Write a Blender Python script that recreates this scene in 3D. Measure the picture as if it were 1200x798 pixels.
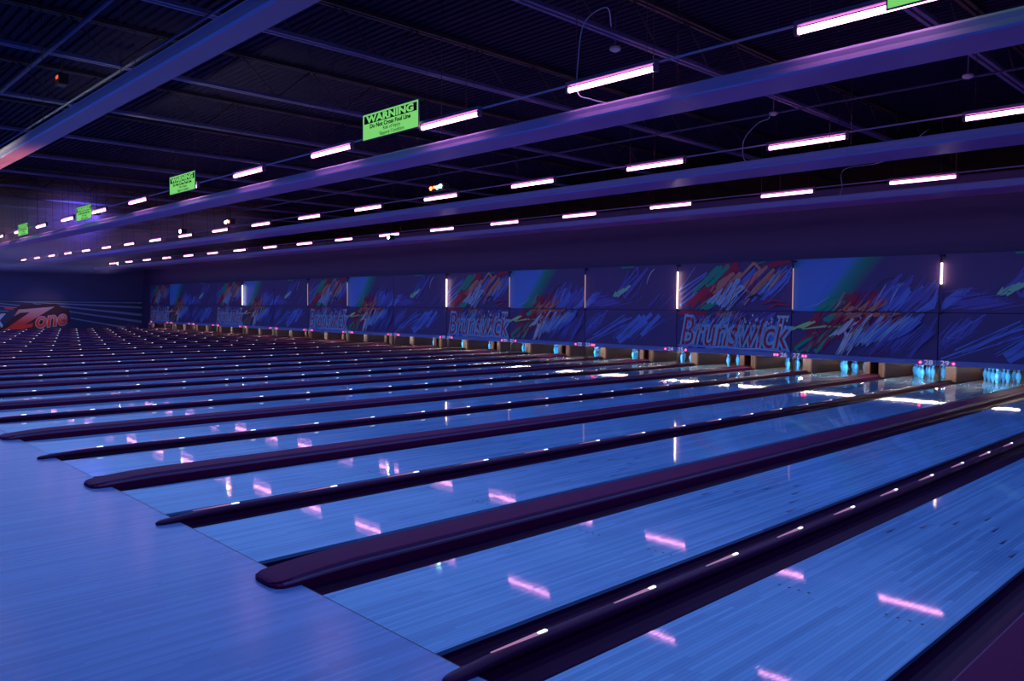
import bpy, math, random
from mathutils import Matrix, Vector
random.seed(7)
for o in list(bpy.data.objects): bpy.data.objects.remove(o)
SC = bpy.context.scene
COL = SC.collection

# ------------------------------------------------------------------ camera
cd = bpy.data.cameras.new('camera'); cam = bpy.data.objects.new('camera', cd); COL.objects.link(cam)
cd.sensor_fit = 'HORIZONTAL'; cd.sensor_width = 36.0; cd.lens = 927.35 / 1200 * 36
cd.clip_start = 0.05; cd.clip_end = 300
yaw, pit, rol = 0.8054, -0.0431, 0.0074
fw = Vector((-math.sin(yaw) * math.cos(pit), math.cos(yaw) * math.cos(pit), math.sin(pit)))
rt = Vector((math.cos(yaw), math.sin(yaw), 0)); up = rt.cross(fw)
r2 = math.cos(rol) * rt + math.sin(rol) * up; u2 = -math.sin(rol) * rt + math.cos(rol) * up
M = Matrix.Identity(4)
for i in range(3): M[i][0] = r2[i]; M[i][1] = u2[i]; M[i][2] = -fw[i]; M[i][3] = (54.829, -2.350, 1.684)[i]
cam.matrix_world = M
SC.camera = cam

# ------------------------------------------------------------------ world, big lights, exposure
w = bpy.data.worlds.new('world'); SC.world = w; w.use_nodes = True
w.node_tree.nodes['Background'].inputs[0].default_value = (0.05, 0.04, 0.2, 1)
w.node_tree.nodes['Background'].inputs[1].default_value = 0.05
def area(name, loc, sx, sy, col, watts, rot=(0, 0, 0), spread=180):
    l = bpy.data.lights.new(name, 'AREA'); l.shape = 'RECTANGLE'; l.size = sx; l.size_y = sy
    l.color = col; l.energy = watts; l.spread = math.radians(spread)
    o = bpy.data.objects.new(name, l); o.location = loc; o.rotation_euler = rot; COL.objects.link(o); return o
# unseen blue fill added over the lanes, stacked in layers for a soft edge
for k, (yf, z, e) in enumerate(((7.5, 3.845, 250), (9.5, 3.845, 270), (11.5, 3.845, 290), (13.5, 3.845, 310), (15.2, 3.845, 330), (16.6, 3.845, 330), (16.6, 5.35, 330))):
    area('blue_fill', (28, (yf - 2.5) / 2, z - 0.02 * k * (z < 5)), 56, yf + 2.5, (0.205, 0.385, 1.0), e)
# unseen violet fill added from the seating area behind the bowlers
area('concourse_fill', (34, -9.5, 4.6), 44, 3, (0.20, 0.30, 1.0), 130, (math.radians(25), 0, 0))
area('warm_baffle_fill', (38.6, -4.0, 0.9), 6, 0.15, (1.0, 0.95, 0.40), 30, (math.radians(122.5), 0, 0), 22)  # narrow warm light added to tint the left end of the foul baffle
vs = SC.view_settings
vs.view_transform = 'Standard'; vs.look = 'None'; vs.exposure = 0.0; vs.gamma = 1.0; vs.use_curve_mapping = False

# ------------------------------------------------------------------ dimensions
LW, GUT = 1.054, 0.235
GN, GW = 0.554, 0.814            # gap between lanes: narrow (plain) and wide (over the ball track)
PAIR = 2 * LW + GN + GW
NL = 32
LEN = 19.2
YM = 16.82                       # plane of the masking units
def S(n): return n * PAIR / 2    # centre of the divider after lane n (even: narrow, odd: wide)
def gap(n): return GN if n % 2 == 0 else GW
def lane_x(n): return (S(n - 1) + gap(n - 1) / 2 + S(n) - gap(n) / 2) / 2

# ------------------------------------------------------------------ helpers
class MB:
    def __init__(s): s.v = []; s.f = []; s.m = []; s.sm = []
    def add(s, vs_, fs, mi=0, smooth=False):
        b = len(s.v); s.v += [tuple(p) for p in vs_]
        for f in fs: s.f.append(tuple(b + i for i in f)); s.m.append(mi); s.sm.append(smooth)
        return s
    def box(s, x0, x1, y0, y1, z0, z1, mi=0):
        return s.add([(x0,y0,z0),(x1,y0,z0),(x1,y1,z0),(x0,y1,z0),(x0,y0,z1),(x1,y0,z1),(x1,y1,z1),(x0,y1,z1)],
              [(0,3,2,1),(4,5,6,7),(0,1,5,4),(1,2,6,5),(2,3,7,6),(3,0,4,7)], mi)
    def bbox(s, x0, x1, y0, y1, z0, z1, b=0.01, mi=0):   # box with chamfered edges
        pts = []
        for z, d in ((z0, b), (z0 + b, 0), (z1 - b, 0), (z1, b)):
            pts.append([(x0+d+b*(d==0)*0,y0+d,z),(x1-d,y0+d,z),(x1-d,y1-d,z),(x0+d,y1-d,z)])
        return s.loft(pts, mi)
    def loft(s, rings, mi=0, closed=True, caps=True, smooth=False):
        n = len(rings[0]); vs_ = [p for r in rings for p in r]; fs = []
        for k in range(len(rings) - 1):
            for i in range(n if closed else n - 1):
                j = (i + 1) % n; fs.append((k*n+i, k*n+j, (k+1)*n+j, (k+1)*n+i))
        s.add(vs_, fs, mi, smooth)
        if caps and closed:
            b = len(s.v) - len(vs_)
            s.f.append(tuple(b + i for i in reversed(range(n)))); s.m.append(mi); s.sm.append(False)
            s.f.append(tuple(b + (len(rings)-1)*n + i for i in range(n))); s.m.append(mi); s.sm.append(False)
        return s
    def tube(s, pts, r, n=8, mi=0, caps=True):
        rings = []; P = [Vector(p) for p in pts]
        for i, p in enumerate(P):
            t = (P[min(i+1, len(P)-1)] - P[max(i-1, 0)]).normalized()
            a = Vector((0,0,1)) if abs(t.z) < .9 else Vector((1,0,0))
            u = t.cross(a).normalized(); v = u.cross(t)
            rr = r[i] if isinstance(r, (list, tuple)) else r
            rings.append([p + u*math.cos(2*math.pi*k/n)*rr - v*math.sin(2*math.pi*k/n)*rr for k in range(n)])
        return s.loft(rings, mi, smooth=True, caps=caps)
    def lathe(s, prof, n=14, c=(0,0,0), mi=None):
        rings = [[(c[0]+r*math.cos(2*math.pi*k/n), c[1]+r*math.sin(2*math.pi*k/n), c[2]+z) for k in range(n)] for r, z in prof]
        b0 = len(s.f); s.loft(rings, 0, smooth=True)
        if mi:
            for k in range(len(prof)-1):
                for i in range(n): s.m[b0 + k*n + i] = mi[k]
        return s
    def mesh(s, name, mats):
        me = bpy.data.meshes.new(name); me.from_pydata(s.v, [], s.f)
        for m in (mats if isinstance(mats, (list, tuple)) else [mats]): me.materials.append(m)
        me.polygons.foreach_set('material_index', s.m); me.polygons.foreach_set('use_smooth', s.sm)
        me.update(); return me
def ob(name, data, parent=None, loc=(0,0,0), rot=(0,0,0), scale=None):
    o = bpy.data.objects.new(name, data); COL.objects.link(o)
    o.location = loc; o.rotation_euler = rot
    if scale: o.scale = scale
    if parent: o.parent = parent
    return o
def tag(o, label, cat, group=None):
    o['label'] = label; o['category'] = cat
    if group: o['group'] = group
    return o
def struct(o): o['kind'] = 'structure'; return o
ORD = ['first','second','third','fourth','fifth','sixth','seventh','eighth','ninth','tenth','eleventh','twelfth','thirteenth','fourteenth','fifteenth','sixteenth','seventeenth','eighteenth','nineteenth','twentieth']
_W = 'zero one two three four five six seven eight nine ten eleven twelve thirteen fourteen fifteen sixteen seventeen eighteen nineteen'.split()
def wd_(n): return _W[n] if n < 20 else ['twenty', 'thirty'][n // 10 - 2] + ('-' + _W[n % 10] if n % 10 else '')
def text_mesh(name, body, size, mat, shear=0, bold=0, align='CENTER', extrude=0.002, spacing=1.0, sx=1.0):
    c = bpy.data.curves.new(name + '_text', 'FONT'); c.body = body; c.size = size; c.shear = shear; c.offset = bold
    c.align_x = align; c.align_y = 'CENTER'; c.extrude = extrude; c.space_character = spacing; c.resolution_u = 3
    t = bpy.data.objects.new('tmp', c); COL.objects.link(t)
    dg = bpy.context.evaluated_depsgraph_get(); dg.update()
    me = bpy.data.meshes.new_from_object(t.evaluated_get(dg)); me.name = name
    bpy.data.objects.remove(t); bpy.data.curves.remove(c)
    # lies in the XZ plane facing -Y
    for v in me.vertices: x, y, z = v.co; v.co = (x * sx, -z, y)
    me.materials.clear(); me.materials.append(mat); me.update(); return me

# ------------------------------------------------------------------ materials
def mat(name, col, rough=0.5, metal=0.0, spec=0.5, emit=None, es=0.0, noise=0.0, scale=4.0, bump=0.0):
    m = bpy.data.materials.new(name); m.use_nodes = True; nt = m.node_tree; b = nt.nodes['Principled BSDF']
    b.inputs['Base Color'].default_value = (*col, 1); b.inputs['Roughness'].default_value = rough
    b.inputs['Metallic'].default_value = metal; b.inputs['Specular IOR Level'].default_value = spec
    if emit: b.inputs['Emission Color'].default_value = (*emit, 1); b.inputs['Emission Strength'].default_value = es
    if noise or bump:
        tc = nt.nodes.new('ShaderNodeTexCoord'); n = nt.nodes.new('ShaderNodeTexNoise')
        n.inputs['Scale'].default_value = scale; n.inputs['Detail'].default_value = 5
        nt.links.new(tc.outputs['Object'], n.inputs['Vector'])
        if noise:
            mx = nt.nodes.new('ShaderNodeMix'); mx.data_type = 'RGBA'
            mx.inputs['A'].default_value = (*[max(0, c * (1 - noise)) for c in col], 1)
            mx.inputs['B'].default_value = (*[min(1, c * (1 + noise)) for c in col], 1)
            nt.links.new(n.outputs['Fac'], mx.inputs['Factor']); nt.links.new(mx.outputs['Result'], b.inputs['Base Color'])
        if bump:
            bp = nt.nodes.new('ShaderNodeBump'); bp.inputs['Strength'].default_value = bump; bp.inputs['Distance'].default_value = 0.01
            nt.links.new(n.outputs['Fac'], bp.inputs['Height']); nt.links.new(bp.outputs['Normal'], b.inputs['Normal'])
    return m
def emis(name, col, st):
    m = bpy.data.materials.new(name); m.use_nodes = True; nt = m.node_tree
    nt.nodes.remove(nt.nodes['Principled BSDF']); e = nt.nodes.new('ShaderNodeEmission')
    e.inputs[0].default_value = (*col, 1); e.inputs[1].default_value = st
    nt.links.new(e.outputs[0], nt.nodes['Material Output'].inputs[0]); return m
def boards(name, c0, c1, bw, rough, blen):
    """glossy strip flooring: narrow boards along Y, each with its own tone and a fine joint"""
    m = bpy.data.materials.new(name); m.use_nodes = True; nt = m.node_tree; L = nt.links.new; b = nt.nodes['Principled BSDF']
    N = lambda t: nt.nodes.new('ShaderNode' + t)
    def math_(op, a, bb=None):
        n = N('Math'); n.operation = op
        if isinstance(a, (int, float)): n.inputs[0].default_value = a
        else: L(a, n.inputs[0])
        if bb is not None:
            if isinstance(bb, (int, float)): n.inputs[1].default_value = bb
            else: L(bb, n.inputs[1])
        return n.outputs[0]
    g = N('NewGeometry'); sp = N('SeparateXYZ'); L(g.outputs['Position'], sp.inputs[0])
    xs = math_('DIVIDE', sp.outputs[0], bw); bi = math_('FLOOR', xs); fx = math_('FRACT', xs)
    w1 = N('TexWhiteNoise'); w1.noise_dimensions = '1D'; L(bi, w1.inputs['W'])
    ys = math_('FLOOR', math_('ADD', math_('DIVIDE', sp.outputs[1], blen), math_('MULTIPLY', w1.outputs['Value'], 7.3)))
    cv = N('CombineXYZ'); L(bi, cv.inputs[0]); L(ys, cv.inputs[1])
    w2 = N('TexWhiteNoise'); w2.noise_dimensions = '2D'; L(cv.outputs[0], w2.inputs['Vector'])
    gr = N('TexNoise'); gr.inputs['Scale'].default_value = 1.0; gr.inputs['Detail'].default_value = 4
    sc = N('Mapping'); sc.inputs['Scale'].default_value = (60, 2.2, 1); L(g.outputs['Position'], sc.inputs['Vector']); L(sc.outputs[0], gr.inputs['Vector'])
    f = math_('ADD', math_('MULTIPLY', w2.outputs['Value'], 0.65), math_('MULTIPLY', gr.outputs['Fac'], 0.35))
    edge = math_('MINIMUM', math_('MULTIPLY', fx, 8.0), math_('MULTIPLY', math_('SUBTRACT', 1.0, fx), 8.0))
    edge = math_('MINIMUM', edge, 1.0)
    f = math_('ADD', math_('MULTIPLY', f, 0.64), math_('MULTIPLY', edge, 0.36))
    mx = N('Mix'); mx.data_type = 'RGBA'; mx.inputs['A'].default_value = (*c0, 1); mx.inputs['B'].default_value = (*c1, 1); L(f, mx.inputs['Factor'])
    L(mx.outputs['Result'], b.inputs['Base Color'])
    wav = N('TexNoise'); wav.inputs['Scale'].default_value = 1.0; wav.inputs['Detail'].default_value = 2
    sc2 = N('Mapping'); sc2.inputs['Scale'].default_value = (9, 1.6, 1); L(g.outputs['Position'], sc2.inputs['Vector']); L(sc2.outputs[0], wav.inputs['Vector'])
    h = math_('ADD', math_('MULTIPLY', edge, 0.10), math_('ADD', math_('MULTIPLY', w2.outputs['Value'], 0.18), math_('MULTIPLY', wav.outputs['Fac'], 1.0)))
    bp = N('Bump'); bp.inputs['Strength'].default_value = 0.05; bp.inputs['Distance'].default_value = 0.004
    L(h, bp.inputs['Height']); L(bp.outputs['Normal'], b.inputs['Normal'])
    b.inputs['Roughness'].default_value = rough; b.inputs['Specular IOR Level'].default_value = 0.36
    return m
M_lane = boards('lane_boards', (0.07, 0.16, 0.44), (0.29, 0.64, 1.0), 0.02703, 0.035, 1.4)
M_appr = boards('approach_boards', (0.09, 0.17, 0.46), (0.23, 0.42, 0.85), 0.02703, 0.2, 1.4)
M_deck = mat('pin_deck_maple', (0.55, 0.30, 0.30), 0.12, noise=0.15, scale=8)
M_foul = mat('foul_line_black', (0.01, 0.01, 0.03), 0.4)
M_gut = mat('gutter_plastic', (0.05, 0.004, 0.05), 0.35, spec=0.08, noise=0.2)
M_capn = mat('cap_dark_vinyl', (0.075, 0.010, 0.065), 0.35, spec=0.14, noise=0.15)
M_capw = mat('cap_wide_vinyl', (0.13, 0.008, 0.075), 0.5, spec=0.06, noise=0.2, scale=2)
M_trimcap = mat('cap_edge_trim', (0.14, 0.06, 0.16), 0.4, spec=0.3)
M_arrow = mat('lane_marker_ink', (0.02, 0.03, 0.10), 0.3)
M_run = emis('runway_bulb', (0.85, 0.95, 1.0), 1.6)
M_runtail = emis('runway_light_streak', (0.62, 0.30, 0.66), 0.6)  # emissive strip stands in for the streak of light along the cap
M_tube = emis('blacklight_tube_glow', (1.0, 0.36, 0.66), 11.0)
M_house = mat('fixture_metal', (0.20, 0.12, 0.26), 0.4, noise=0.1)
M_pipe = mat('conduit_metal', (0.45, 0.50, 0.85), 0.35)
M_baf = mat('baffle_paint', (1.0, 0.14, 0.48), 0.30, spec=0.4, noise=0.12, scale=1.3)
M_baf0 = mat('foul_baffle_paint', (0.95, 0.19, 0.36), 0.28, spec=0.35, noise=0.25, scale=0.9)
M_bafl = mat('baffle_lip_paint', (0.46, 0.40, 0.85), 0.28, noise=0.10, scale=1.3)
M_joist = mat('joist_steel', (0.11, 0.12, 0.30), 0.5, noise=0.15)
M_web = mat('web_steel', (0.03, 0.022, 0.035), 0.6)
M_deckc = mat('roof_deck', (0.010, 0.008, 0.045), 0.7, spec=0.1, noise=0.2)
M_wall = mat('dark_wall_paint', (0.085, 0.055, 0.18), 0.7, noise=0.1, scale=1.0)
M_fascia = mat('fascia_paint', (0.075, 0.042, 0.15), 0.6, noise=0.1, scale=0.6)
M_black = mat('matt_black', (0.012, 0.01, 0.02), 0.6)
M_lip = mat('mask_lip_paint', (0.26, 0.27, 0.68), 0.45)
M_wood = mat('kickback_wood', (0.24, 0.11, 0.07), 0.45, noise=0.3, scale=12)
M_kick = mat('kickback_dark', (0.05, 0.012, 0.02), 0.5, noise=0.3)
M_curtain = mat('pit_curtain', (0.02, 0.012, 0.03), 0.8)
M_pin = mat('pin_white', (0.14, 0.62, 1.0), 0.25)
M_pinband = mat('pin_neck_band', (0.10, 0.10, 0.45), 0.3)
M_pinlamp = emis('pin_lamp_glow', (1.0, 0.78, 0.55), 80.0)
M_led = emis('red_indicator', (1.0, 0.04, 0.10), 9.0)
M_num = mat('number_paint_glow', (1.0, 0.95, 1.0), 0.5, emit=(0.75, 0.62, 1.0), es=0.30)  # slight emission added so the painted digits read brighter
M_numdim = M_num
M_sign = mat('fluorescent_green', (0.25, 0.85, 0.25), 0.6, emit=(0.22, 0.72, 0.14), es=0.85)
M_signk = mat('sign_black', (0.01, 0.015, 0.01), 0.6)
M_maskt_on = emis('vertical_tube_lit', (1.0, 0.72, 0.50), 6.0)
M_maskt_off = emis('vertical_tube_dim', (1.0, 0.55, 0.55), 0.55)
M_det = mat('white_plastic', (0.7, 0.7, 0.75), 0.4)

# ------------------------------------------------------------------ setting
XL, XR, YB, YF, ZC = -1.0, S(NL) + 1.6, -12.0, 21.2, 6.2
fl = struct(ob('floor', MB().box(XL, XR, YB, -0.006, -0.15, 0).mesh('floor', M_appr)))
struct(ob('trim_1', MB().box(0, S(NL), -0.006, 0.0, -0.15, 0.0005).mesh('foul_line', M_foul)))
struct(ob('floor_under_lanes', MB().box(XL, XR, 0.0, YF, -0.30, -0.16).mesh('subfloor', M_black)))
struct(ob('wall_left', MB().box(XL - 0.2, XL, YB, YF, -0.3, ZC).mesh('wall_left', M_wall)))
struct(ob('wall_right', MB().box(XR, XR + 0.2, YB, YF, -0.3, ZC).mesh('wall_right', M_wall)))
struct(ob('wall_rear', MB().box(XL, XR, YB - 0.2, YB, -0.3, ZC).mesh('wall_rear', M_wall)))
struct(ob('wall_back', MB().box(XL, XR, YF, YF + 0.2, -0.3, ZC).mesh('wall_back', M_black)))
struct(ob('wall_fascia', MB().box(XL, XR, YM, YM + 0.12, 2.93, 4.62).mesh('wall_fascia', M_fascia)))
struct(ob('wall_end_column', MB().bbox(XL + 0.001, -0.06, YM - 0.10, YM + 0.3, 0, 2.928, 0.02).mesh('wall_end_column', M_wall)))
# corrugated roof deck (ribs along X)
pitch = 0.152; prof = []
y = YB
while y < YF - pitch:
    prof += [(y, ZC), (y + 0.09, ZC), (y + 0.105, ZC + 0.038), (y + 0.137, ZC + 0.038)]
    y += pitch
prof.append((YF, ZC))
dk = MB(); n = len(prof)
dk.add([(XL, a, b) for a, b in prof] + [(XR, a, b) for a, b in prof], [(i, i + 1, n + i + 1, n + i) for i in range(n - 1)])
dk.box(XL, XR, YB, YF, ZC + 0.05, ZC + 0.15)
ceil = struct(ob('ceiling', dk.mesh('ceiling', M_deckc)))
# open-web joists along Y
ZJ = 5.5
bc = MB(); bc.box(-0.075, -0.02, YB, YF, ZJ, ZJ + 0.055); bc.box(0.02, 0.075, YB, YF, ZJ, ZJ + 0.055)
bcm = bc.mesh('bottom_chord', M_joist)
tcm = MB().box(-0.075, -0.02, YB, YF, ZC - 0.07, ZC - 0.005).box(0.02, 0.075, YB, YF, ZC - 0.07, ZC - 0.005).mesh('top_chord', M_web)
wb = MB(); y = YB; k = 0
while y < YF - 0.7:
    a, b = (ZJ + 0.03, ZC - 0.04) if k % 2 == 0 else (ZC - 0.04, ZJ + 0.03)
    wb.tube([(0, y, a), (0, y + 0.7, b)], 0.013, 5); y += 0.7; k += 1
wbm = wb.mesh('joist_web', M_web)
for j in range(-13, 4):
    x = 44.33 + 3.3 * j
    if x < XL + 0.2: continue
    jo = ob('roof_joist', wbm, ceil, (x, 0, 0)); ob('bottom_chord', bcm, jo); ob('top_chord', tcm, jo)
# bridging pipes fixed to the joists, along X
for (yy, zz, r) in ((0.95, 5.44, 0.03), (2.05, 5.45, 0.02), (-2.4, 5.44, 0.03), (12.0, 5.45, 0.02)):
    ob('ceiling_pipe', MB().tube([(XL, yy, zz), (XR, yy, zz)], r, 8).mesh('ceiling_pipe', M_joist), ceil)

# ------------------------------------------------------------------ lanes
lane_me = MB().box(-LW/2, LW/2, 0.0, 17.75, -0.15, 0).mesh('lane_bed', M_lane)
deck_me = MB().box(-LW/2, LW/2, 17.75, LEN + 0.6, -0.15, 0).mesh('pin_deck', M_deck)
arr = MB(); arr.add([(-0.013, -0.08, 0.0012), (0.013, -0.08, 0.0012), (0.0, 0.08, 0.0012), (-0.013, -0.08, 0.0002), (0.013, -0.08, 0.0002), (0, 0.08, 0.0002)],
        [(0, 1, 2), (3, 5, 4), (0, 3, 4, 1), (1, 4, 5, 2), (2, 5, 3, 0)])
arrow_me = arr.mesh('lane_arrow', M_arrow)
dot = MB(); dot.lathe([(0.0095, 0.0002), (0.0095, 0.0012), (0.004, 0.0013)], 8); dot_me = dot.mesh('lane_dot', M_arrow)
for n in range(1, NL + 1):
    l = ob('bowling_lane', lane_me, None, (lane_x(n), 0, 0))
    tag(l, f'glossy blue-lit bowling lane ending under the painted number {wd_(n)}', 'bowling lane', 'bowling lanes')
    ob('pin_deck', deck_me, l)
    if n >= 17:
        for i in range(-3, 4): ob('lane_arrow', arrow_me, l, (i * 0.1352, 4.8 - abs(i) * 0.31, 0))
        for i in (-4, -3, -2, -1, 1, 2, 3, 4)[0:8]: ob('lane_dot', dot_me, l, ((abs(i) * 0.062 + 0.16) * (1 if i > 0 else -1), 2.13, 0))

# dividers: gutters, cap and runway lights
ga = []
for i in range(11):
    t = math.pi * i / 10; ga.append((-GUT/2 * math.cos(t), -0.022 - 0.075 * math.sin(t)))
gm = MB(); ring = [(GUT/2, -0.14), (-GUT/2, -0.14)] + ga
gm.loft([[(x, 0.001, z) for x, z in reversed(ring)], [(x, LEN, z) for x, z in reversed(ring)]])
for k in range(len(gm.f)):
    pass
gutter_me = gm.mesh('gutter', M_gut)
for p in gutter_me.polygons:
    if len(p.vertices) == 4: p.use_smooth = False
def cap_mesh(w, h, name, m, rnd):
    c = MB(); rings = []
    for Y, wf, hf in ((-0.170, 0.30, 0.22), (-0.165, 0.55, 0.36), (-0.145, 0.82, 0.48), (-0.11, 0.96, 0.56), (-0.05, 1.0, 0.64), (0.06, 1.0, 0.76), (0.22, 1.0, 0.90), (0.42, 1.0, 1.0), (17.68, 1.0, 1.0)):
        a = w * wf; t = h * hf
        pts = [(a, 0.0006), (a, t * 0.45)]
        if rnd: pts += [(a*math.cos(q), t*0.45 + t*0.55*math.sin(q)) for q in (0.5, 1.0, 1.57, 2.14, 2.64)]
        else: pts += [(a*0.97, t*0.62), (a*0.86, t*0.70), (a*0.84, t*0.92), (a*0.78, t), (0, t*1.04), (-a*0.78, t), (-a*0.84, t*0.92), (-a*0.86, t*0.70), (-a*0.97, t*0.62)]
        pts += [(-a, t * 0.45), (-a, 0.0006)]
        rings.append([(x, Y, z) for x, z in pts])
    c.loft(rings, 0, smooth=rnd)
    c.box(-w + 0.001, w - 0.001, 0.002, 17.68, -0.14, 0.0005, 0)
    me = c.mesh(name, [m, M_trimcap])
    if not rnd:
        for p in me.polygons:
            cz = abs(p.center.x)
            if cz > w * 0.84 and p.center.z > 0.02: p.material_index = 1
    return me
CN, CW = (GN - 2*GUT)/2, (GW - 2*GUT)/2
capn_me = cap_mesh(CN, 0.062, 'narrow_cap', M_capn, True)
capw_me = cap_mesh(CW, 0.075, 'wide_cap', M_capw, False)
rl = MB()
rl.loft([[(x*s, Y, 0.0615 + z*s) for x, z in ((-0.012, 0), (0.012, 0), (0.009, 0.006), (0, 0.009), (-0.009, 0.006))] for Y, s in ((-0.045, 0.75), (-0.02, 1), (0.012, 1), (0.022, 0.5))], 0, smooth=True)
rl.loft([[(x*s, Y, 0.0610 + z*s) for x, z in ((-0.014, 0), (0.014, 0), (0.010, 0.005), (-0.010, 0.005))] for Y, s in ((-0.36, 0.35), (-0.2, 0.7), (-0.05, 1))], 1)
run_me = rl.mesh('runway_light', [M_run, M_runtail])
for n in range(0, NL + 1):
    wide = n % 2 == 1; x = S(n); c = CW if wide else CN
    root = ob('lane_divider', None, None, (x, 0, 0))
    if n == 0: lb = 'narrow dark lane divider along the left edge of lane 1'
    elif n == NL: lb = f'narrow dark lane divider beyond lane {NL} at the far right'
    elif wide: lb = f'wide dark purple lane divider with flat cap between lanes {wd_(n)} and {wd_(n+1)}'
    else: lb = f'narrow lane divider with a row of runway lights between lanes {wd_(n)} and {wd_(n+1)}'
    tag(root, lb, 'lane divider', 'lane dividers')
    ob('gutter', gutter_me, root, (-c - GUT/2, 0, 0)); ob('gutter', gutter_me, root, (c + GUT/2, 0, 0))
    ob('cap', capw_me if wide else capn_me, root)
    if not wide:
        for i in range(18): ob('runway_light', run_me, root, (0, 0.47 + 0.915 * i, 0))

# ------------------------------------------------------------------ kickbacks, pit lamps and pins
def kick(n):
    wide = n % 2 == 1; g = gap(n)/2 - 0.17
    root = ob('kickback', None, None, (S(n), 0, 0))
    pos = 'left of lane 1' if n == 0 else (f'right of lane {wd_(n)}' if n == NL else f'between lanes {wd_(n)} and {wd_(n+1)}')
    tag(root, f'brown wooden kickback partition standing {pos}', 'kickback', 'kickback partitions')
    z1 = 0.66
    for s in (-1, 1):
        a, b = sorted((s*g, s*(g - 0.05)))
        ob('side_panel', MB().box(a, b, 17.80, 20.2, -0.02, z1).mesh('side_panel', M_kick), root)
    if wide:
        for s in (-1, 1):
            a, b = sorted((s*(g+0.005), s*(g - 0.13))); ob('front_panel', MB().bbox(a, b, 17.72, 17.798, 0.0, z1, 0.006).mesh('front_panel', M_wood), root)
    else: ob('front_panel', MB().bbox(-g-0.005, g+0.005, 17.72, 17.798, 0.0, z1, 0.006).mesh('front_panel', M_wood), root)
for n in range(0, NL + 1): kick(n)
struct(ob('wall_pit_curtain', MB().box(0, S(NL), 20.25, 20.33, -0.15, 0.78).mesh('wall_pit_curtain', M_curtain)))
struct(ob('trim_light_stop', MB().box(0, S(NL), YM + 0.10, 20.33, 0.785, 0.82).mesh('trim_light_stop', M_black)))  # unseen slab added to stop pit lamp light leaking upward
pl = MB().tube([(-0.50, 0, 0), (0.50, 0, 0)], 0.007, 8).mesh('lamp_tube', M_pinlamp)
ph = MB().add([(-0.54, -0.05, -0.004), (0.54, -0.05, -0.004), (0.54, -0.02, 0.05), (-0.54, -0.02, 0.05), (-0.54, 0.05, 0.03), (0.54, 0.05, 0.03), (0.54, 0.03, 0.06), (-0.54, 0.03, 0.06)],
      [(0, 1, 2, 3), (3, 2, 6, 7), (7, 6, 5, 4), (0, 3, 7, 4), (1, 5, 6, 2)]).mesh('spill_shield', M_black)  # unseen black hood, front edge lowered to cut lamp spill on the lanes
for n in range(1, NL + 1):
    for (yy, zz, what) in ((17.02, 0.436, 'behind the masking lip'), (19.75, 0.355, 'at the back of the pit')):
        r = ob('pin_lamp', None, None, (lane_x(n), yy, zz))
        tag(r, f'warm pin lamp {what} of lane {wd_(n)}', 'lamp', 'pin lamps')
        ob('lamp_tube', pl, r, scale=(1.55 if yy < 18 else 1, 1, 1)); ob('spill_shield', ph, r, scale=(1.5 if yy < 18 else 1, 1, 1))
        if yy < 18 and n <= 30: area('pin_fill', (lane_x(n), 17.06, 0.43), 1.1, 0.04, (0.25, 0.62, 1.0), 7.0, (math.radians(80), 0, 0), 80)  # unseen cyan area light added to brighten the pins
        for s in (-0.4, 0.4): ob('bracket', MB().box(s - 0.01, s + 0.01, -0.01, 0.01, 0.05, 0.785 - zz).mesh('bracket', M_black), r)
pin_prof = [(0.0258, 0), (0.029, 0.010), (0.0355, 0.05), (0.0465, 0.09), (0.0545, 0.115), (0.0570, 0.135), (0.0535, 0.165), (0.0440, 0.20), (0.0330, 0.225), (0.0262, 0.24), (0.0250, 0.252), (0.0262, 0.272), (0.0290, 0.295), (0.0318, 0.325), (0.0315, 0.345), (0.0270, 0.365), (0.0170, 0.377), (0.004, 0.381)]
pm = MB(); pm.lathe(pin_prof, 12, mi=[0]*8 + [1, 0, 1] + [0]*6); pin_me = pm.mesh('bowling_pin', [M_pin, M_pinband])
PN = ['head pin', 'left pin of the second row', 'right pin of the second row', 'left pin of the third row', 'middle pin of the third row', 'right pin of the third row', 'far left pin of the back row', 'inner left pin of the back row', 'inner right pin of the back row', 'far right pin of the back row']
for n in range(1, 31):
    i = 0
    for row in range(4):
        for k in range(row + 1):
            p = ob('bowling_pin', pin_me, None, (lane_x(n) + (k - row/2) * 0.3048, 18.29 + row * 0.264, 0.0))
            tag(p, f'pale cyan bowling pin, {PN[i]} on lane {wd_(n)}', 'bowling pin', 'bowling pins'); i += 1

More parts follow.
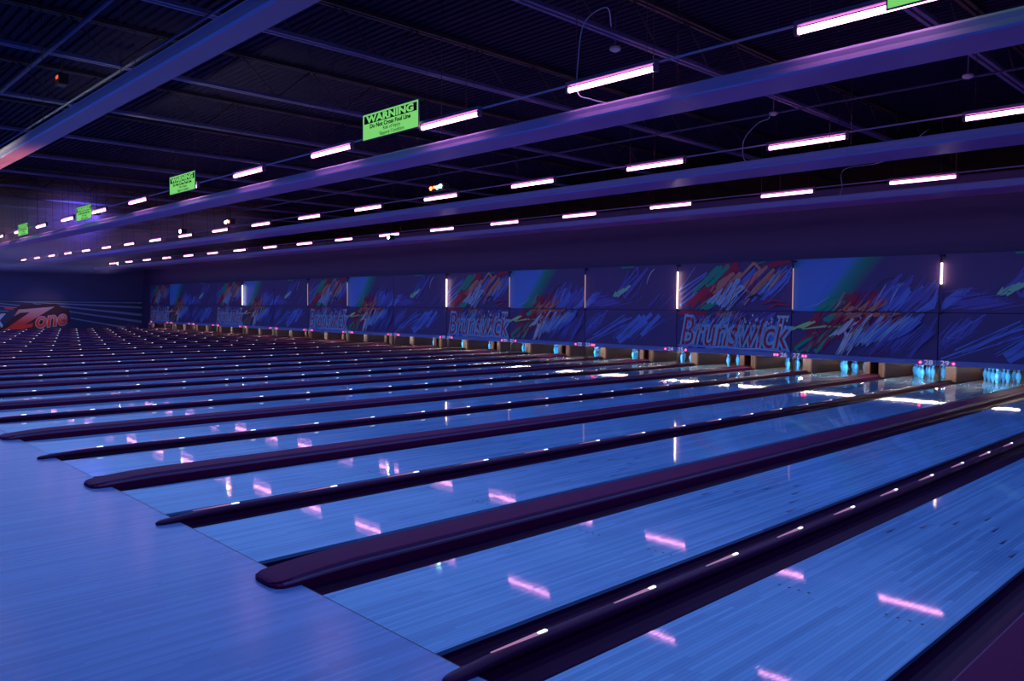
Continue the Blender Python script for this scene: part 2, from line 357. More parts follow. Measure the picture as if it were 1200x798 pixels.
# ------------------------------------------------------------------ masking units with the mural
def paint(name, col, rough=0.55): return mat('paint_' + name, col, rough)
PC = dict(blue=paint('blue', (0.22, 0.33, 0.95)), sky=paint('sky', (0.48, 0.72, 1.0)), deep=paint('deep', (0.21, 0.18, 0.68)), maroon=paint('maroon', (0.66, 0.03, 0.10)),
    teal=paint('teal', (0.03, 0.48, 0.30)), tan=paint('tan', (0.90, 0.36, 0.26)), orange=paint('orange', (1.0, 0.26, 0.10)), white=paint('lilac_white', (0.95, 0.90, 1.0)), lime=paint('lime', (0.8, 1.0, 0.36)),
    mint=paint('mint', (0.45, 1.0, 0.6)), dark=paint('dark', (0.05, 0.03, 0.10)))
M_mask = mat('mask_ground', (0.135, 0.075, 0.27), 0.5, noise=0.12, scale=1.2)
def glow_panel():
    """printed airbrush fade: blue field with a green rim, running diagonally into the dark ground"""
    m = bpy.data.materials.new('mask_airbrush'); m.use_nodes = True; nt = m.node_tree; b = nt.nodes['Principled BSDF']; L = nt.links.new
    tc = nt.nodes.new('ShaderNodeTexCoord'); sp = nt.nodes.new('ShaderNodeSeparateXYZ'); L(tc.outputs['Object'], sp.inputs[0])
    ma = nt.nodes.new('ShaderNodeMath'); ma.operation = 'MULTIPLY_ADD'; ma.inputs[1].default_value = -0.78; L(sp.outputs[2], ma.inputs[0]); L(sp.outputs[0], ma.inputs[2])
    mr = nt.nodes.new('ShaderNodeMapRange'); mr.inputs['From Min'].default_value = -2.6; mr.inputs['From Max'].default_value = 1.0; L(ma.outputs[0], mr.inputs['Value'])
    r = nt.nodes.new('ShaderNodeValToRGB'); e = r.color_ramp.elements; L(mr.outputs[0], r.inputs[0])
    e[0].position = 0.02; e[0].color = (0.02, 0.26, 0.18, 1); e[1].position = 1.0; e[1].color = (0.135, 0.075, 0.27, 1)
    for p, c in ((0.10, (0.07, 0.32, 0.5)), (0.2, (0.14, 0.32, 0.90)), (0.50, (0.15, 0.35, 0.97)), (0.585, (0.03, 0.42, 0.40)), (0.64, (0.03, 0.34, 0.25)), (0.73, (0.12, 0.08, 0.27))):
        x = e.new(p); x.color = (*c, 1)
    L(r.outputs[0], b.inputs['Base Color']); b.inputs['Roughness'].default_value = 0.5
    return m
M_glow = glow_panel()
UP0, UP1, LO0, LO1 = 1.615, 2.925, 0.555, 1.605
STK = {}
class Strokes:
    """brush strokes as thin raised ribbons in panel coordinates u (0-1 across), v (0-1 up)"""
    def __init__(s, z0, z1): s.z0 = z0; s.z1 = z1; s.d = {}; s.k = 0
    def pt(s, u, v): return (u * PAIR, s.z0 + v * (s.z1 - s.z0))
    def rib(s, col, pts, w, taper=True):
        P = [s.pt(*p) for p in pts]; mb = s.d.setdefault(col, MB()); s.k += 1; y = -0.004 - 0.00035 * s.k
        vs_ = []; n = len(P)
        for i, (x, z) in enumerate(P):
            a = P[max(i-1, 0)]; b = P[min(i+1, n-1)]; dx, dz = b[0]-a[0], b[1]-a[1]; l = math.hypot(dx, dz) or 1
            ww = w * (0.55 if taper and i in (0, n-1) else 1) / 2
            for q in (-1, 1):
                X = min(max(x - q*dz/l*ww, 0.015), PAIR - 0.015); Z = min(max(z + q*dx/l*ww, s.z0 + 0.005), s.z1 - 0.005)
                vs_.append((X, y, Z))
        mb.add(vs_, [(2*i, 2*i+2, 2*i+3, 2*i+1) for i in range(n-1)])
        return s
    def zig(s, col, u0, v0, u1, v1, lu, lv, n, w, jit=0.42, seed=0):
        """scribble: n strokes of direction (lu, lv) with start points moving from (u0,v0) to (u1,v1)"""
        rnd = random.Random(seed + len(col) * 31 + int(u0 * 977)); pts = []
        for i in range(n):
            t = i / max(1, n - 1); cu = u0 + (u1-u0)*t; cv = v0 + (v1-v0)*t
            f = 1 + rnd.uniform(-jit, jit)
            g = rnd.uniform(-jit, jit); h = rnd.uniform(-jit, jit) * lv * 0.5
            a = (cu - lu*(f+g)/2 - lv*0.12, cv - lv*f/2 + h); b = (cu + lu*(f-g)/2 + lv*0.12, cv + lv*f/2 + h)
            pts += [a, b] if i % 2 == 0 else [b, a]
        for i in range(len(pts) - 1): s.rib(col, [pts[i], pts[i+1]], w * rnd.uniform(0.7, 1.2), taper=False)
        return s
    def fan(s, col, u0, v0, u1, v1, lu, lv, n, w, jit=0.4, seed=0):
        rnd = random.Random(seed + int(u0*991) + n)
        for i in range(n):
            t = rnd.random(); cu = u0 + (u1-u0)*t + rnd.uniform(-.02, .02); cv = v0 + (v1-v0)*t + rnd.uniform(-.06, .06); f = 1 + rnd.uniform(-jit, jit)
            s.rib(col, [(cu - lu*f/2, cv - lv*f/2), (cu, cv + rnd.uniform(-.015, .015)), (cu + lu*f/2, cv + lv*f/2)], w * rnd.uniform(0.5, 1.3))
        return s
# unit kind 0: colour burst over big scribbled lettering
A = Strokes(UP0, UP1)
A.fan('deep', .05, .5, .95, .5, .25, .6, 16, .05).fan('blue', .55, .45, .95, .55, .22, .55, 18, .06, seed=3)
A.rib('blue', [(.02, .43), (.17, .92)], .05).rib('blue', [(.02, .43), (.28, .80)], .09).rib('blue', [(.03, .33), (.27, .74)], .07).rib('blue', [(.04, .22), (.24, .60)], .09).rib('blue', [(.03, .10), (.19, .38)], .11).rib('sky', [(.16, .33), (.18, .45), (.19, .33)], .04)
A.zig('maroon', .42, .80, .52, .86, .05, .28, 5, .10).zig('maroon', .20, .38, .40, .36, .09, .40, 6, .09).zig('maroon', .80, .90, .95, .96, .10, .08, 3, .06).zig('maroon', .30, .22, .36, .30, .05, .3, 3, .06)
A.zig('teal', .25, .66, .40, .66, .07, .34, 6, .10).zig('teal', .24, .14, .36, .16, .07, .22, 5, .06).rib('teal', [(.68, .92), (.78, .98)], .06)
A.zig('tan', .38, .52, .51, .58, .08, .34, 6, .08).zig('tan', .60, .66, .76, .66, .08, .36, 5, .09).zig('tan', .69, .36, .74, .42, .05, .3, 3, .04).zig('orange', .79, .58, .86, .66, .04, .2, 3, .035).zig('tan', .85, .55, .90, .66, .03, .2, 3, .03)
A.zig('sky', .37, .28, .55, .38, .07, .36, 8, .07).zig('sky', .45, .14, .53, .18, .03, .24, 5, .03)
A.rib('maroon', [(.77, .14), (.86, .21), (.94, .18)], .06).rib('maroon', [(.82, .05), (.90, .14), (.99, .10)], .05).rib('dark', [(.66, .26), (.72, .33), (.76, .28)], .06)
A2 = Strokes(LO0, LO1)
A2.fan('blue', .08, .5, .95, .5, .06, .5, 34, .07).fan('deep', .1, .85, .9, .85, .12, .25, 20, .05).zig('maroon', .05, .93, .28, .93, .05, .08, 8, .04).zig('orange', .38, .95, .56, .95, .02, .09, 7, .025)
A2.rib('blue', [(.02, .06), (.5, .05), (.97, .03)], .09).rib('white', [(.28, .03), (.45, .07), (.6, .03), (.75, .06), (.95, .02)], .02).fan('sky', .35, .05, .62, .05, .02, .12, 12, .015).fan('sky', .18, .55, .5, .8, .10, .4, 10, .03)
A.fan('maroon', .3, .4, .75, .5, .10, .45, 10, .035, seed=8).fan('white', .42, .2, .55, .3, .05, .3, 5, .014, seed=9).fan('sky', .6, .35, .9, .6, .12, .4, 7, .018, seed=11)
A2.fan('maroon', .1, .7, .9, .6, .05, .4, 14, .03, seed=2).fan('sky', .12, .45, .92, .45, .05, .6, 26, .03, seed=6).fan('white', .3, .8, .6, .8, .05, .3, 6, .012, seed=3)
# unit kind 1: airbrushed fade over a colour scribble
B = Strokes(UP0, UP1)
B.fan('deep', .60, .35, .98, .25, .16, .5, 16, .07).fan('blue', .62, .22, .99, .14, .16, .42, 16, .09, seed=5).rib('blue', [(.2, .2), (.24, .42), (.28, .54)], .02).rib('sky', [(.10, .06), (.20, .14), (.28, .28)], .02)
B.rib('maroon', [(.35, .10), (.38, .30), (.48, .26), (.46, .10)], .07).fan('maroon', .42, .1, .6, .16, .05, .3, 10, .05).zig('teal', .22, .08, .34, .08, .05, .22, 6, .09).zig('tan', .38, .03, .46, .03, .04, .14, 3, .08).zig('tan', .54, .12, .62, .12, .05, .26, 4, .09)
B.rib('sky', [(.68, .30), (.72, .45), (.76, .52)], .025).rib('sky', [(.71, .32), (.75, .46), (.78, .52)], .02).rib('dark', [(.60, .46), (.66, .58), (.72, .60)], .02)
B2 = Strokes(LO0, LO1)
B2.fan('deep', .7, .6, .95, .5, .15, .7, 20, .04).fan('maroon', .12, .8, .45, .6, .07, .5, 14, .07).zig('teal', .08, .15, .28, .45, .06, .5, 6, .10).zig('teal', .28, .85, .34, .9, .04, .2, 4, .08).fan('maroon', .15, .3, .36, .4, .08, .4, 8, .05)
B2.zig('orange', .32, .96, .75, .96, .03, .08, 14, .05).zig('tan', .38, .90, .48, .90, .04, .2, 4, .06).zig('lime', .05, .62, .13, .70, .05, .12, 6, .05).rib('lime', [(.09, .58), (.25, .66), (.42, .66)], .05).rib('maroon', [(.0, .12), (.12, .40), (.2, .48)], .06)
B2.zig('white', .36, .62, .52, .72, .05, .30, 9, .05).fan('white', .36, .30, .48, .35, .08, .6, 9, .035).fan('sky', .48, .55, .66, .65, .12, .55, 18, .06).fan('blue', .52, .5, .85, .7, .2, .5, 18, .06).rib('orange', [(.66, .72), (.78, .92)], .03)
B2.rib('maroon', [(.6, .05), (.65, .25)], .03).rib('maroon', [(.66, .05), (.70, .2)], .03)
B.fan('maroon', .3, .12, .7, .2, .10, .4, 14, .035, seed=21).fan('orange', .4, .06, .66, .08, .04, .14, 6, .05, seed=4).fan('deep', .5, .3, .98, .35, .14, .5, 16, .025, seed=23).fan('white', .3, .2, .8, .35, .06, .3, 6, .012, seed=25)
B2.fan('maroon', .3, .75, .8, .8, .10, .4, 16, .04, seed=31).fan('sky', .5, .45, .85, .75, .16, .5, 16, .022, seed=33).fan('white', .4, .35, .6, .6, .10, .55, 10, .016, seed=35).fan('deep', .6, .3, 1.0, .5, .18, .6, 20, .025, seed=37)
# unit kind 2: dark panel, one mint dash, broad blue zigzag below
Cc = Strokes(UP0, UP1)
Cc.fan('deep', .03, .2, .42, .12, .20, .10, 26, .03).fan('blue', .02, .16, .14, .28, .16, .36, 6, .07).fan('deep', .1, .35, .3, .2, .14, .05, 16, .02)
Cc.zig('deep', .44, .58, .60, .62, .08, .52, 7, .07).rib('deep', [(.40, .42), (.50, .88)], .07).rib('deep', [(.59, .30), (.65, .70)], .04)
Cc.zig('mint', .37, .36, .49, .48, .04, .12, 8, .06).rib('mint', [(.33, .30), (.36, .42), (.35, .30), (.41, .34)], .06).rib('mint', [(.38, .28), (.50, .52)], .06).rib('deep', [(.46, .36), (.52, .40), (.50, .34)], .02)
Cc.rib('white', [(.695, .58), (.71, .72), (.74, .84), (.775, .92)], .028).rib('teal', [(.42, .97), (.56, .97)], .09)
C2 = Strokes(LO0, LO1)
C2.fan('deep', .02, .5, .22, .7, .12, .5, 14, .04).rib('blue', [(.27, .98), (.05, .47), (.14, .50)], .03).rib('blue', [(.10, .22), (.46, .86)], .06).rib('blue', [(.02, .02), (.40, .62), (.54, .78)], .06).rib('blue', [(.06, .0), (.50, .60)], .06)
C2.rib('blue', [(.38, .14), (.63, .84)], .12, False).rib('blue', [(.40, .02), (.70, .70)], .14, False).rib('blue', [(.50, .22), (.68, .84)], .14, False).rib('blue', [(.55, .40), (.75, .90)], .12, False).rib('blue', [(.64, .28), (.83, .86)], .13, False).rib('deep', [(.70, .42), (.98, .84)], .025).fan('blue', .2, .3, .4, .6, .2, .4, 6, .03)
Cc.fan('deep', .05, .3, .95, .2, .12, .3, 14, .018, seed=41)
C2.fan('deep', .05, .4, .6, .5, .2, .4, 16, .022, seed=43).fan('blue', .3, .4, .8, .5, .22, .5, 8, .02, seed=45)
def build(st, tagname): return [(c, mb.mesh(f'{tagname}_{c}_strokes', PC[c])) for c, mb in st.d.items()]
KIND = [(build(A, 'burst'), build(A2, 'lettering')), (build(B, 'fade'), build(B2, 'scribble')), (build(Cc, 'dark'), build(C2, 'zigzag'))]
bru1 = text_mesh('mural_lettering_body', 'Brunswick', 1.16, PC['sky'], shear=0.28, bold=0.075, extrude=0.002, sx=0.665)
bru2 = text_mesh('mural_lettering_core', 'Brunswick', 1.16, PC['maroon'], shear=0.28, bold=-0.008, extrude=0.002, sx=0.665)
sq = MB(); rr = random.Random(4)
for i in range(26):
    u = rr.uniform(0.60, 1.0) * PAIR; z = LO0 + rr.uniform(0.66, 1.0) * 1.0
    if u < PAIR - 0.06: sq.box(u, u + 0.045, -0.022, -0.019, z - 0.07, z)
sq_me = sq.mesh('paint_chips', PC['white'])
def upper_me(k): return MB().bbox(0.008, PAIR - 0.008, 0.0, 0.05, UP0, UP1, 0.004).mesh('upper_panel', M_glow if k == 1 else M_mask)
UPM = [upper_me(k) for k in range(3)]
# the fade is printed relative to the panel's own origin (local X across, local Z up)
lower_me = MB().bbox(0.012, PAIR - 0.012, -0.01, 0.05, LO0, LO1, 0.004).mesh('lower_panel', M_mask)
lip_me = MB().bbox(0.006, PAIR - 0.006, -0.05, 0.06, 0.425, 0.55, 0.012).mesh('lip', M_lip)
post_me = MB().box(-0.012, 0.012, -0.03, 0.05, 0.066, 0.424).box(-0.05, 0.05, -0.05, 0.08, 0.064, 0.082).mesh('post', M_black)
back_me = MB().box(0.004, PAIR - 0.004, 0.052, 0.09, 0.43, 2.92).mesh('backing_board', M_black)
led_me = MB().lathe([(0.026, 0), (0.024, 0.010), (0.012, 0.018), (0.002, 0.02)], 10).mesh('indicator_light', M_led)
DOTS = {22: 1, 23: 2, 24: 1, 25: 1, 26: 2, 27: 2, 28: 1, 29: 1, 18: 1, 19: 1, 20: 1, 21: 1}
LOOK = ['colour-burst strokes above scribbled blue lettering', 'blue airbrushed fade above red and green scribbles', 'dark mural, mint dash and broad blue zigzag']
for k in range(NL // 2):
    a, b = 2*k + 1, 2*k + 2; kind = k % 3
    root = ob('masking_unit', None, None, (S(2*k), YM, 0))
    tag(root, f'masking unit {wd_(a)} and {wd_(b)} with {LOOK[kind]}', 'masking unit', 'mural masking units')
    u = ob('upper_panel', UPM[kind], root); l = ob('lower_panel', lower_me, root)
    for c, me in KIND[kind][0]: ob('brush_strokes', me, u)['kind'] = 'stuff'
    for c, me in KIND[kind][1]: ob('brush_strokes', me, l, (0, -0.0105, 0))['kind'] = 'stuff'
    if kind == 0:
        for q, me in ((0.016, bru1), (0.022, bru2)): ob('lettering', me, l, (PAIR * 0.50, -0.012 - q, 0.555 + 0.43))['kind'] = 'stuff'
        ob('paint_chips', sq_me, l, (0, -0.022, 0))['kind'] = 'stuff'
    ob('lip', lip_me, root); ob('backing_board', back_me, root); ob('post', post_me, root, (0.052, 0, 0))
    for num, sx in ((a, 1), (b, -1)):
        x = 0.17 if sx > 0 else PAIR - 0.17
        ob('lane_number', text_mesh('lane_number', str(num), 0.15, M_num, bold=0.002, sx=1.25), root, (x, -0.0525, 0.485))
        for i in range(DOTS.get(num, 1 + num % 2)):
            ob('indicator_light', led_me, root, (x + sx * (0.175 + 0.075 * i), -0.05, 0.485), (math.radians(90), 0, 0))
# vertical tube lamps on the seams of the upper panels
UNITS = {}
for o in list(COL.objects):
    if o.name.split('.')[0] == 'masking_unit': UNITS[round(o.location.x / PAIR) * 2] = o
for n, lit in ((8, 1), (12, 0), (14, 0), (18, 1), (20, 0), (22, 0), (24, 1), (26, 0), (28, 2)):
    r = ob('seam_lamp', None, UNITS[n], (0.052, -0.075, 0))
    how = {0: 'thin dimly glowing vertical tube', 1: 'glowing white vertical tube', 2: 'vertical tube glowing only in its upper half'}[lit]
    r['label'] = f'{how} on the left seam of the upper mural panel'
    if lit == 2:
        ob('tube', MB().tube([(0, 0, 2.25), (0, 0, 2.72)], 0.022, 8).mesh('tube', M_maskt_on), r)
        ob('dark_tube', MB().tube([(0, 0, 1.62), (0, 0, 2.248)], 0.02, 8).mesh('dark_tube', M_house), r)
    else: ob('tube', MB().tube([(0, 0, 1.66), (0, 0, 2.70)], 0.022 if lit else 0.013, 8).mesh('tube', M_maskt_on if lit else M_maskt_off), r)
    ob('bracket', MB().box(-0.05, 0.05, -0.03, 0.07, 2.86, 2.90).box(-0.008, 0.008, -0.008, 0.008, 2.722, 2.86).mesh('bracket', M_black), r)
    ob('bracket', MB().box(-0.02, 0.02, -0.02, 0.065, 1.585, 1.615).mesh('bracket', M_black), r)

# ------------------------------------------------------------------ ceiling baffles and tube rows
ZT = 4.2
tube_me = MB().tube([(-0.60, 0, 0), (0.60, 0, 0)], 0.029, 10).mesh('tube', M_tube)
hous_me = MB().bbox(-0.64, 0.64, -0.03, 0.03, 0.05, 0.095, 0.006).mesh('housing', M_house)
hold_me = MB().bbox(-0.018, 0.018, -0.03, 0.03, -0.036, 0.048, 0.005).mesh('lamp_holder', M_house)
rod_me = MB().tube([(0, 0, 0.10), (0, 0, ZC - ZT - 0.02)], 0.004, 5).mesh('hanger_rod', M_web)
ROWS = ((4.58, 'nearest'), (9.28, 'middle'), (14.15, 'farthest'))
for yr, rn in ROWS:
    for k in range(-1, 17):
        x = {-1: 51.95, 0: 49.15, 1: 46.35}.get(k, 49.3 - 3.0 * k)
        r = ob('blacklight_tube', None, None, (x, yr, ZT))
        tag(r, f'pink glowing tube light, {ORD[k+1]} from the right in the {rn} ceiling row', 'tube light', 'pink ceiling tubes')
        ob('tube', tube_me, r); ob('housing', hous_me, r)
        for s in (-0.62, 0.62): ob('lamp_holder', hold_me, r, (s, 0, 0))
        for s in (-0.5, 0.5): ob('hanger_rod', rod_me, r, (s, 0, 0))
    tag(ob('conduit', MB().tube([(XL + 0.01, 0, 0), (XR - 0.01, 0, 0)], 0.0125, 6).mesh('conduit', M_pipe), None, (0, yr + 0.0425, ZT + 0.075)), f'thin metal conduit linking the tubes of the {rn} ceiling row', 'conduit', 'tube row conduits')
def baffle(y0, depth, z, label, pm=M_baf, x0=XL + 0.005, x1=XR - 0.005):
    root = ob('ceiling_baffle', None, None, (0, y0, z))
    tag(root, label, 'baffle', 'long ceiling baffles')
    prof = [(0.0, 0.0), (depth - 0.03, 0.0), (depth, 0.03), (depth, 0.10), (0.02, 0.10)]
    seg = 3.66; x = x1; i = 0
    while x > x0 + 0.05:
        a = max(x0, x - seg)
        ob('pan_section', MB().loft([[(a + 0.003, p[0], p[1]) for p in reversed(prof)], [(x - 0.003, p[0], p[1]) for p in reversed(prof)]]).mesh('pan_section', pm), root)
        lipp = [(-0.03, 0.005), (-0.003, -0.008), (0.0, 0.0), (0.0, 0.115), (-0.012, 0.125), (-0.03, 0.10), (-0.022, 0.055)]
        ob('front_lip', MB().loft([[(a + 0.003, p[0], p[1]) for p in lipp], [(x - 0.003, p[0], p[1]) for p in lipp]]).mesh('front_lip', M_bafl), root)
        for s in (0.06, depth - 0.06): ob('hanger_rod', MB().tube([(x - 0.3, s, 0.10), (x - 0.3, s, ZC - z - 0.02)], 0.005, 5).mesh('hanger_rod', M_web), root)
        x = a; i += 1
baffle(0.44, 0.26, 3.88, 'purple sheet-metal baffle over the foul line, highest across the upper left', M_baf0)
baffle(4.72, 0.58, 3.88, 'purple sheet-metal baffle under the nearest row of pink tubes')
baffle(9.05, 0.85, 3.88, 'purple sheet-metal baffle under the middle row of pink tubes')
baffle(13.75, 0.95, 3.88, 'purple sheet-metal baffle under the farthest row of pink tubes')

# ------------------------------------------------------------------ warning signs
T = [text_mesh('sign_heading', 'WARNING', 0.135, M_sign, bold=0.006, extrude=0.0008, sx=1.75, spacing=1.05),
     text_mesh('sign_line', 'Do Not Cross Foul Line', 0.085, M_signk, bold=0.003, extrude=0.0008, sx=1.22),
     text_mesh('sign_line', 'Risk of Injury', 0.075, M_signk, extrude=0.0008, sx=1.1), text_mesh('sign_line', 'Slippery Condition', 0.075, M_signk, extrude=0.0008, sx=1.1)]
panel_me = MB().bbox(-0.70, 0.70, 0, 0.012, -0.19, 0.19, 0.002).mesh('sign_panel', M_sign)
band_me = MB().box(-0.665, 0.665, -0.002, -0.0002, 0.045, 0.165).mesh('heading_band', M_signk)
frame_me = MB().box(-0.712, 0.712, -0.004, 0.016, 0.19, 0.202).box(-0.712, 0.712, -0.004, 0.016, -0.202, -0.19).box(-0.712, -0.70, -0.004, 0.016, -0.19, 0.19).box(0.70, 0.712, -0.004, 0.016, -0.19, 0.19).mesh('sign_frame', M_house)
for x, zz, wh in ((52.86, 4.36, 'rightmost, cut off at the top edge of the photo'), (45.06, 4.40, 'largest one in full view'), (37.26, 4.32, 'second largest in full view'), (30.17, 4.24, 'third largest, further left'), (23.2, 4.22, 'smallest, far left')):
    r = ob('warning_sign', None, None, (x, 4.50, zz)); tag(r, f'green warning sign above the lanes, {wh}', 'sign', 'green warning signs')
    ob('panel', panel_me, r); ob('heading_band', band_me, r); ob('frame', frame_me, r)
    for me, q in zip(T, ((0, -0.003, 0.102), (0, -0.001, -0.005), (0.05, -0.001, -0.075), (0.05, -0.001, -0.145))): ob('lettering', me, r, q)['kind'] = 'stuff'
    for s in (-0.66, 0.66): ob('hanger_wire', MB().tube([(s, 0.006, 0.2), (s, 0.006, ZC - zz - 0.02)], 0.003, 5).mesh('hanger_wire', M_web), r)

# ------------------------------------------------------------------ effect lights, detectors, cables
M_hot = emis('spot_lens', (1.0, 0.85, 0.7), 60); M_hotr = emis('lens_red', (1.0, 0.10, 0.03), 14); M_hotg = emis('lens_green', (0.05, 1.0, 0.35), 14); M_hotw = emis('lens_white', (0.75, 1.0, 1.0), 30)
def effect(loc, lenses, label, top=ZC - 0.01, aim=None):
    r = ob('effect_light', None, None, loc); tag(r, label, 'stage light', 'small stage lights')
    wd = max(0.12, 0.07 * len(lenses))
    ob('housing', MB().bbox(-wd, wd, -0.06, 0.12, -0.07, 0.09, 0.012).mesh('housing', M_black), r)
    ob('yoke', MB().tube([(0, 0.03, 0.09), (0, 0.03, top - loc[2])], 0.012, 6).mesh('yoke', M_black), r)
    if aim:
        sl = bpy.data.lights.new('added_spot', 'SPOT'); sl.energy = aim[1]; sl.color = aim[3]; sl.spot_size = math.radians(aim[2]); sl.spot_blend = 0.9; sl.shadow_soft_size = 0.05
        so = ob('added_spot', sl, None, (loc[0], loc[1], loc[2] - 0.12)); so.rotation_euler = (Vector(aim[0]) - Vector(so.location)).to_track_quat('-Z', 'Y').to_euler()
    for i, (m, s) in enumerate(lenses):
        x = (i - (len(lenses) - 1) / 2) * 0.12
        ob('lens', MB().lathe([(s, 0), (s * 0.95, 0.01), (s * 0.5, 0.02), (0.003, 0.024)], 10).mesh('lens', m), r, (x, -0.06, -0.01 + 0.02 * (i % 2)), (math.radians(105), 0, math.radians(25)))
effect((32.1, 13.6, 4.03), [(M_hot, 0.05)], 'small bright white spotlight on the farthest baffle')
effect((25.8, 8.95, 4.30), [(M_hot, 0.06)], 'small white spotlight at the end of a middle-row tube')
effect((24.0, 6.6, 4.9), [(M_hotr, 0.02)], 'small added stage light that brightens the violet smoke', aim=((9, 7.4, 4.7), 2200, 60, (0.22, 0.16, 1.0)))  # fixture and its spot are added to light the smoke
effect((4.2, 13.6, 4.08), [(M_hot, 0.07)], 'small bright spotlight near the left end of the farthest row', aim=((XL, 10.4, 0.8), 230, 34, (1.0, 0.8, 0.75)))  # spot added to this fixture to brighten the wall graphic
effect((39.86, 9.54, 4.5), [(M_hotr, 0.05), (M_hotr, 0.03), (M_hotg, 0.05), (M_hotw, 0.05)], 'effect light with red and green lenses above the middle row')
effect((29.6, 9.0, 4.38), [(M_hot, 0.045), (M_hot, 0.03), (M_hotr, 0.05)], 'effect light with white and red lenses left of the red-green one')
r = ob('exit_box', None, None, (39.87, 1.47, 5.42)); tag(r, 'dark box with a red glowing slot under the roof deck, upper left', 'light box')
ob('housing', MB().bbox(-0.12, 0.12, -0.05, 0.10, -0.09, 0.09, 0.01).mesh('housing', M_black), r)
ob('red_slot', MB().box(-0.02, 0.10, -0.058, -0.051, 0.0, 0.05).mesh('red_slot', emis('red_slot', (1, 0.10, 0.04), 1.2)), r)
ob('bracket', MB().tube([(0, 0.03, 0.09), (0, 0.03, 0.76)], 0.01, 6).mesh('bracket', M_black), r)
for (x, y, z), wh in (((47.45, 6.77, 5.42), 'above the big near tube'), ((47.2, 11.9, 5.42), 'beside the hooked cable of the middle row'), ((50.6, 11.8, 5.42), 'on the joist at the upper right')):
    r = ob('smoke_detector', None, None, (x, y, z)); tag(r, f'small pale round detector {wh}', 'detector', 'round ceiling detectors')
    ob('body', MB().lathe([(0.075, 0.03), (0.085, 0.0), (0.07, -0.02), (0.03, -0.04), (0.003, -0.042)], 12).mesh('body', M_det), r)
    ob('bracket', MB().tube([(0, 0, 0.03), (0, 0, ZC - z - 0.01)], 0.012, 6).mesh('bracket', M_joist), r)
def cable(pts, label):
    P = [Vector(p) for p in pts]; P = [P[0] * 2 - P[1]] + P + [P[-1] * 2 - P[-2]]; out = []
    for k in range(1, len(P) - 2):
        for q in range(6):
            t = q / 6; a, b, c, d = P[k-1:k+3]
            out.append(0.5 * ((2*b) + (c - a)*t + (2*a - 5*b + 4*c - d)*t*t + (3*b - a - 3*c + d)*t**3))
    out.append(P[-2])
    tag(ob('cable', MB().tube(out, 0.007, 6).mesh('cable', M_pipe)), label, 'cable', 'hooked cables')
cable([(49.0, 4.75, 4.0), (48.85, 4.6, 4.05), (48.68, 4.58, 4.15), (48.66, 4.6, 4.5), (48.62, 4.75, 5.0), (48.5, 5.3, 5.35), (48.0, 6.0, 5.42)], 'thin hooked cable rising from the nearest baffle')
cable([(48.3, 9.2, 3.98), (48.1, 9.28, 4.1), (48.1, 9.28, 4.4), (48.15, 9.6, 4.7), (47.9, 10.4, 4.95), (47.5, 11.2, 5.2), (47.2, 11.8, 5.42)], 'thin hooked cable rising from the middle baffle')
cable([(47.6, 13.95, 3.99), (47.6, 14.1, 4.2), (47.6, 14.2, 4.6), (48.3, 14.6, 4.75), (48.9, 15.2, 5.4)], 'thin hooked cable rising from the farthest baffle')

# ------------------------------------------------------------------ left wall graphics
def wz(z): return max(0.02, (z + 0.25) * 0.86)
mur = ob('wall_graphic', None, None, (XL + 0.002, 0, 0)); tag(mur, 'red lettered wall graphic with pale rays on the left wall', 'wall graphic')
M_ray = mat('ray_paint', (0.34, 0.30, 0.48), 0.6); M_navy = mat('graphic_navy', (0.05, 0.045, 0.13), 0.6); M_halo = mat('graphic_outline', (0.09, 0.01, 0.03), 0.6)
def grad(name, z0, z1):
    m = mat(name, (1, 0.05, 0.03), 0.5); nt = m.node_tree; b = nt.nodes['Principled BSDF']; L = nt.links.new
    g = nt.nodes.new('ShaderNodeNewGeometry'); sp = nt.nodes.new('ShaderNodeSeparateXYZ'); L(g.outputs['Position'], sp.inputs[0])
    mr = nt.nodes.new('ShaderNodeMapRange'); mr.inputs['From Min'].default_value = z0; mr.inputs['From Max'].default_value = z1; L(sp.outputs[2], mr.inputs[0])
    r = nt.nodes.new('ShaderNodeValToRGB'); e = r.color_ramp.elements; e[0].color = (1.0, 0.05, 0.03, 1); e[0].position = 0.3; e[1].color = (0.85, 0.55, 0.65, 1); L(mr.outputs[0], r.inputs[0]); L(r.outputs[0], b.inputs['Base Color']); return m
M_letter = grad('letter_red_fade', 0.0, 1.55)
def flat(name, pts, x, m, remap=True):   # thin printed shape on the wall, pts in (Y, z)
    v = [(x, p[0], wz(p[1]) if remap else p[1]) for p in pts]; n = len(v)
    v += [(x - 0.002, p[1], p[2]) for p in v]
    mb = MB(); mb.add(v, [tuple(range(n)), tuple(reversed(range(n, 2*n)))] + [(i, n+i, n+(i+1) % n, (i+1) % n) for i in range(n)])
    return ob(name, mb.mesh(name, m), mur)
flat('ground', [(2.0, -0.2), (16.66, -0.2), (16.66, 1.95), (2.0, 1.95)], 0.003, M_navy)
for a, b, t0, t1 in (((8.46, 1.80), (16.64, 1.77), .02, .07), ((9.0, 1.80), (16.64, 1.40), .03, .16), ((10.2, 1.66), (16.63, 0.82), .05, .18), ((10.9, 1.32), (16.63, 0.28), .05, .18), ((10.9, 0.92), (15.6, -0.20), .06, .2), ((6.0, 2.0), (9.9, 1.45), .10, .05), ((6.0, 1.75), (9.5, 1.33), .10, .05), ((5.5, 1.3), (8.9, 1.1), .12, .05)):
    flat('ray', [(a[0], a[1] - t0/2), (b[0], b[1] - t1/2), (b[0], b[1] + t1/2), (a[0], a[1] + t0/2)], 0.006, M_ray)
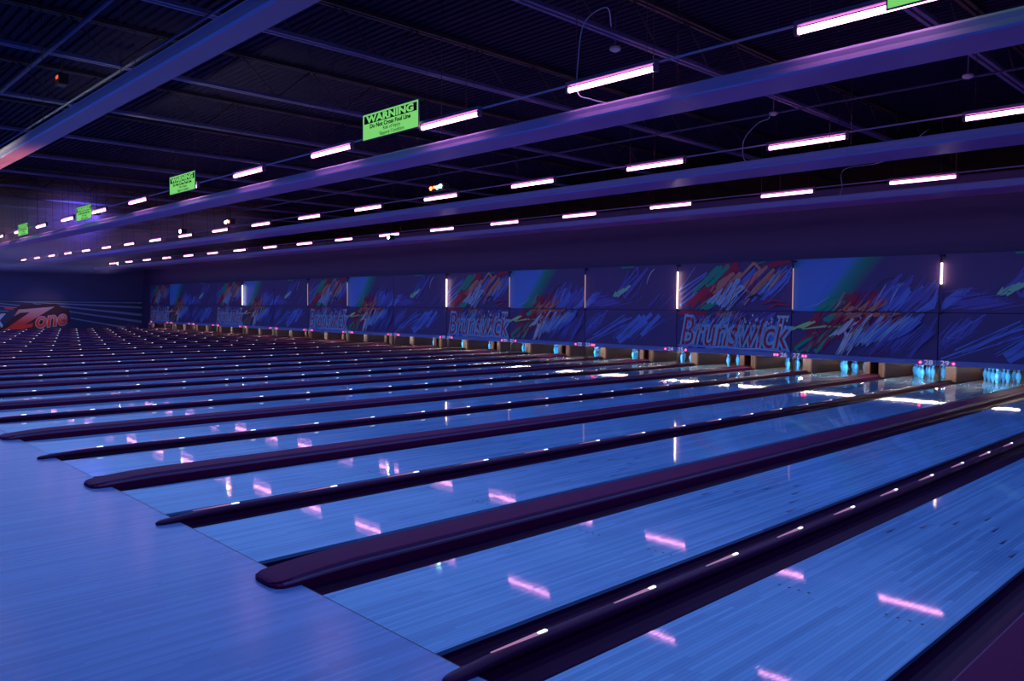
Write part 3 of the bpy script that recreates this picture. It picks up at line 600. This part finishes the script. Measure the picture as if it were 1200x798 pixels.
flat('outline_shape', [(8.35, -0.24), (9.35, 0.95), (9.2, 1.25), (9.55, 1.55), (11.5, 1.66), (11.75, 1.42), (12.2, 1.22), (12.32, 0.40), (11.7, 0.05), (10.6, -0.12), (9.6, -0.25)], 0.009, M_halo)
flat('letter_z', [(8.63, -0.22), (9.55, -0.19), (10.14, -0.02), (10.20, 0.25), (9.72, 0.13), (11.40, 1.44), (9.42, 1.22), (9.15, 0.72), (9.52, 0.99), (10.02, 1.03)], 0.012, M_letter)
one = text_mesh('letters_one', 'one', 1.35, M_letter, shear=0.25, bold=0.04, extrude=0.002, sx=0.86)
o1 = ob('letters_one', one, mur, (0.013, 11.12, wz(0.50)), (math.radians(0), math.radians(-7), math.radians(90)))
one2 = text_mesh('letters_one_edge', 'one', 1.35, mat('letter_edge', (0.75, 0.7, 0.8), 0.5), shear=0.25, bold=0.065, extrude=0.001, sx=0.86)
ob('letters_edge', one2, mur, (0.0105, 11.12, wz(0.50)), (0, math.radians(-7), math.radians(90)))
flat('letter_k', [(7.9, -0.2), (8.15, -0.2), (8.3, 0.25), (8.52, -0.05), (8.6, 0.1), (8.42, 0.45), (8.76, 0.94), (8.5, 0.94), (8.25, 0.6), (8.2, 1.2), (7.95, 1.2)], 0.012, mat('letter_pale', (0.75, 0.72, 0.85), 0.5))
flat('red_dash', [(8.69, 1.24), (9.16, 1.21), (9.19, 1.37), (8.69, 1.38)], 0.012, mat('dash_red', (1.0, 0.08, 0.03), 0.5))

# ------------------------------------------------------------------ stage smoke drifting under the roof at the far left
def haze():
    m = bpy.data.materials.new('stage_smoke'); m.use_nodes = True; nt = m.node_tree; L = nt.links.new
    nt.nodes.remove(nt.nodes['Principled BSDF']); v = nt.nodes.new('ShaderNodeVolumeScatter'); v.inputs['Color'].default_value = (0.72, 0.52, 1.0, 1); v.inputs['Anisotropy'].default_value = 0.2
    tc = nt.nodes.new('ShaderNodeTexCoord'); n = nt.nodes.new('ShaderNodeTexNoise'); n.inputs['Scale'].default_value = 0.16; n.inputs['Detail'].default_value = 3
    L(tc.outputs['Object'], n.inputs['Vector'])
    mr = nt.nodes.new('ShaderNodeMapRange'); mr.inputs['From Min'].default_value = 0.42; mr.inputs['From Max'].default_value = 0.62; mr.inputs['To Max'].default_value = 0.55
    sp = nt.nodes.new('ShaderNodeSeparateXYZ'); L(tc.outputs['Object'], sp.inputs[0])
    fz = nt.nodes.new('ShaderNodeMapRange'); fz.inputs['From Min'].default_value = 3.3; fz.inputs['From Max'].default_value = 4.9; L(sp.outputs[2], fz.inputs[0])
    mu = nt.nodes.new('ShaderNodeMath'); mu.operation = 'MULTIPLY'; L(mr.outputs[0], mu.inputs[0])
    fx = nt.nodes.new('ShaderNodeMapRange'); fx.inputs['From Min'].default_value = 25.4; fx.inputs['From Max'].default_value = 18.0; L(sp.outputs[0], fx.inputs[0])
    m2 = nt.nodes.new('ShaderNodeMath'); m2.operation = 'MULTIPLY'; L(fz.outputs[0], m2.inputs[0]); L(fx.outputs[0], m2.inputs[1]); L(m2.outputs[0], mu.inputs[1])
    L(n.outputs['Fac'], mr.inputs[0]); L(mu.outputs[0], v.inputs['Density']); L(v.outputs[0], nt.nodes['Material Output'].inputs['Volume'])
    o = ob('stage_smoke', MB().box(3, 25.5, 3.2, 13.2, 3.4, 6.15).mesh('stage_smoke', m)); o['kind'] = 'stuff'
    tag(o, 'violet stage smoke drifting under the roof at the far left', 'smoke')
haze()
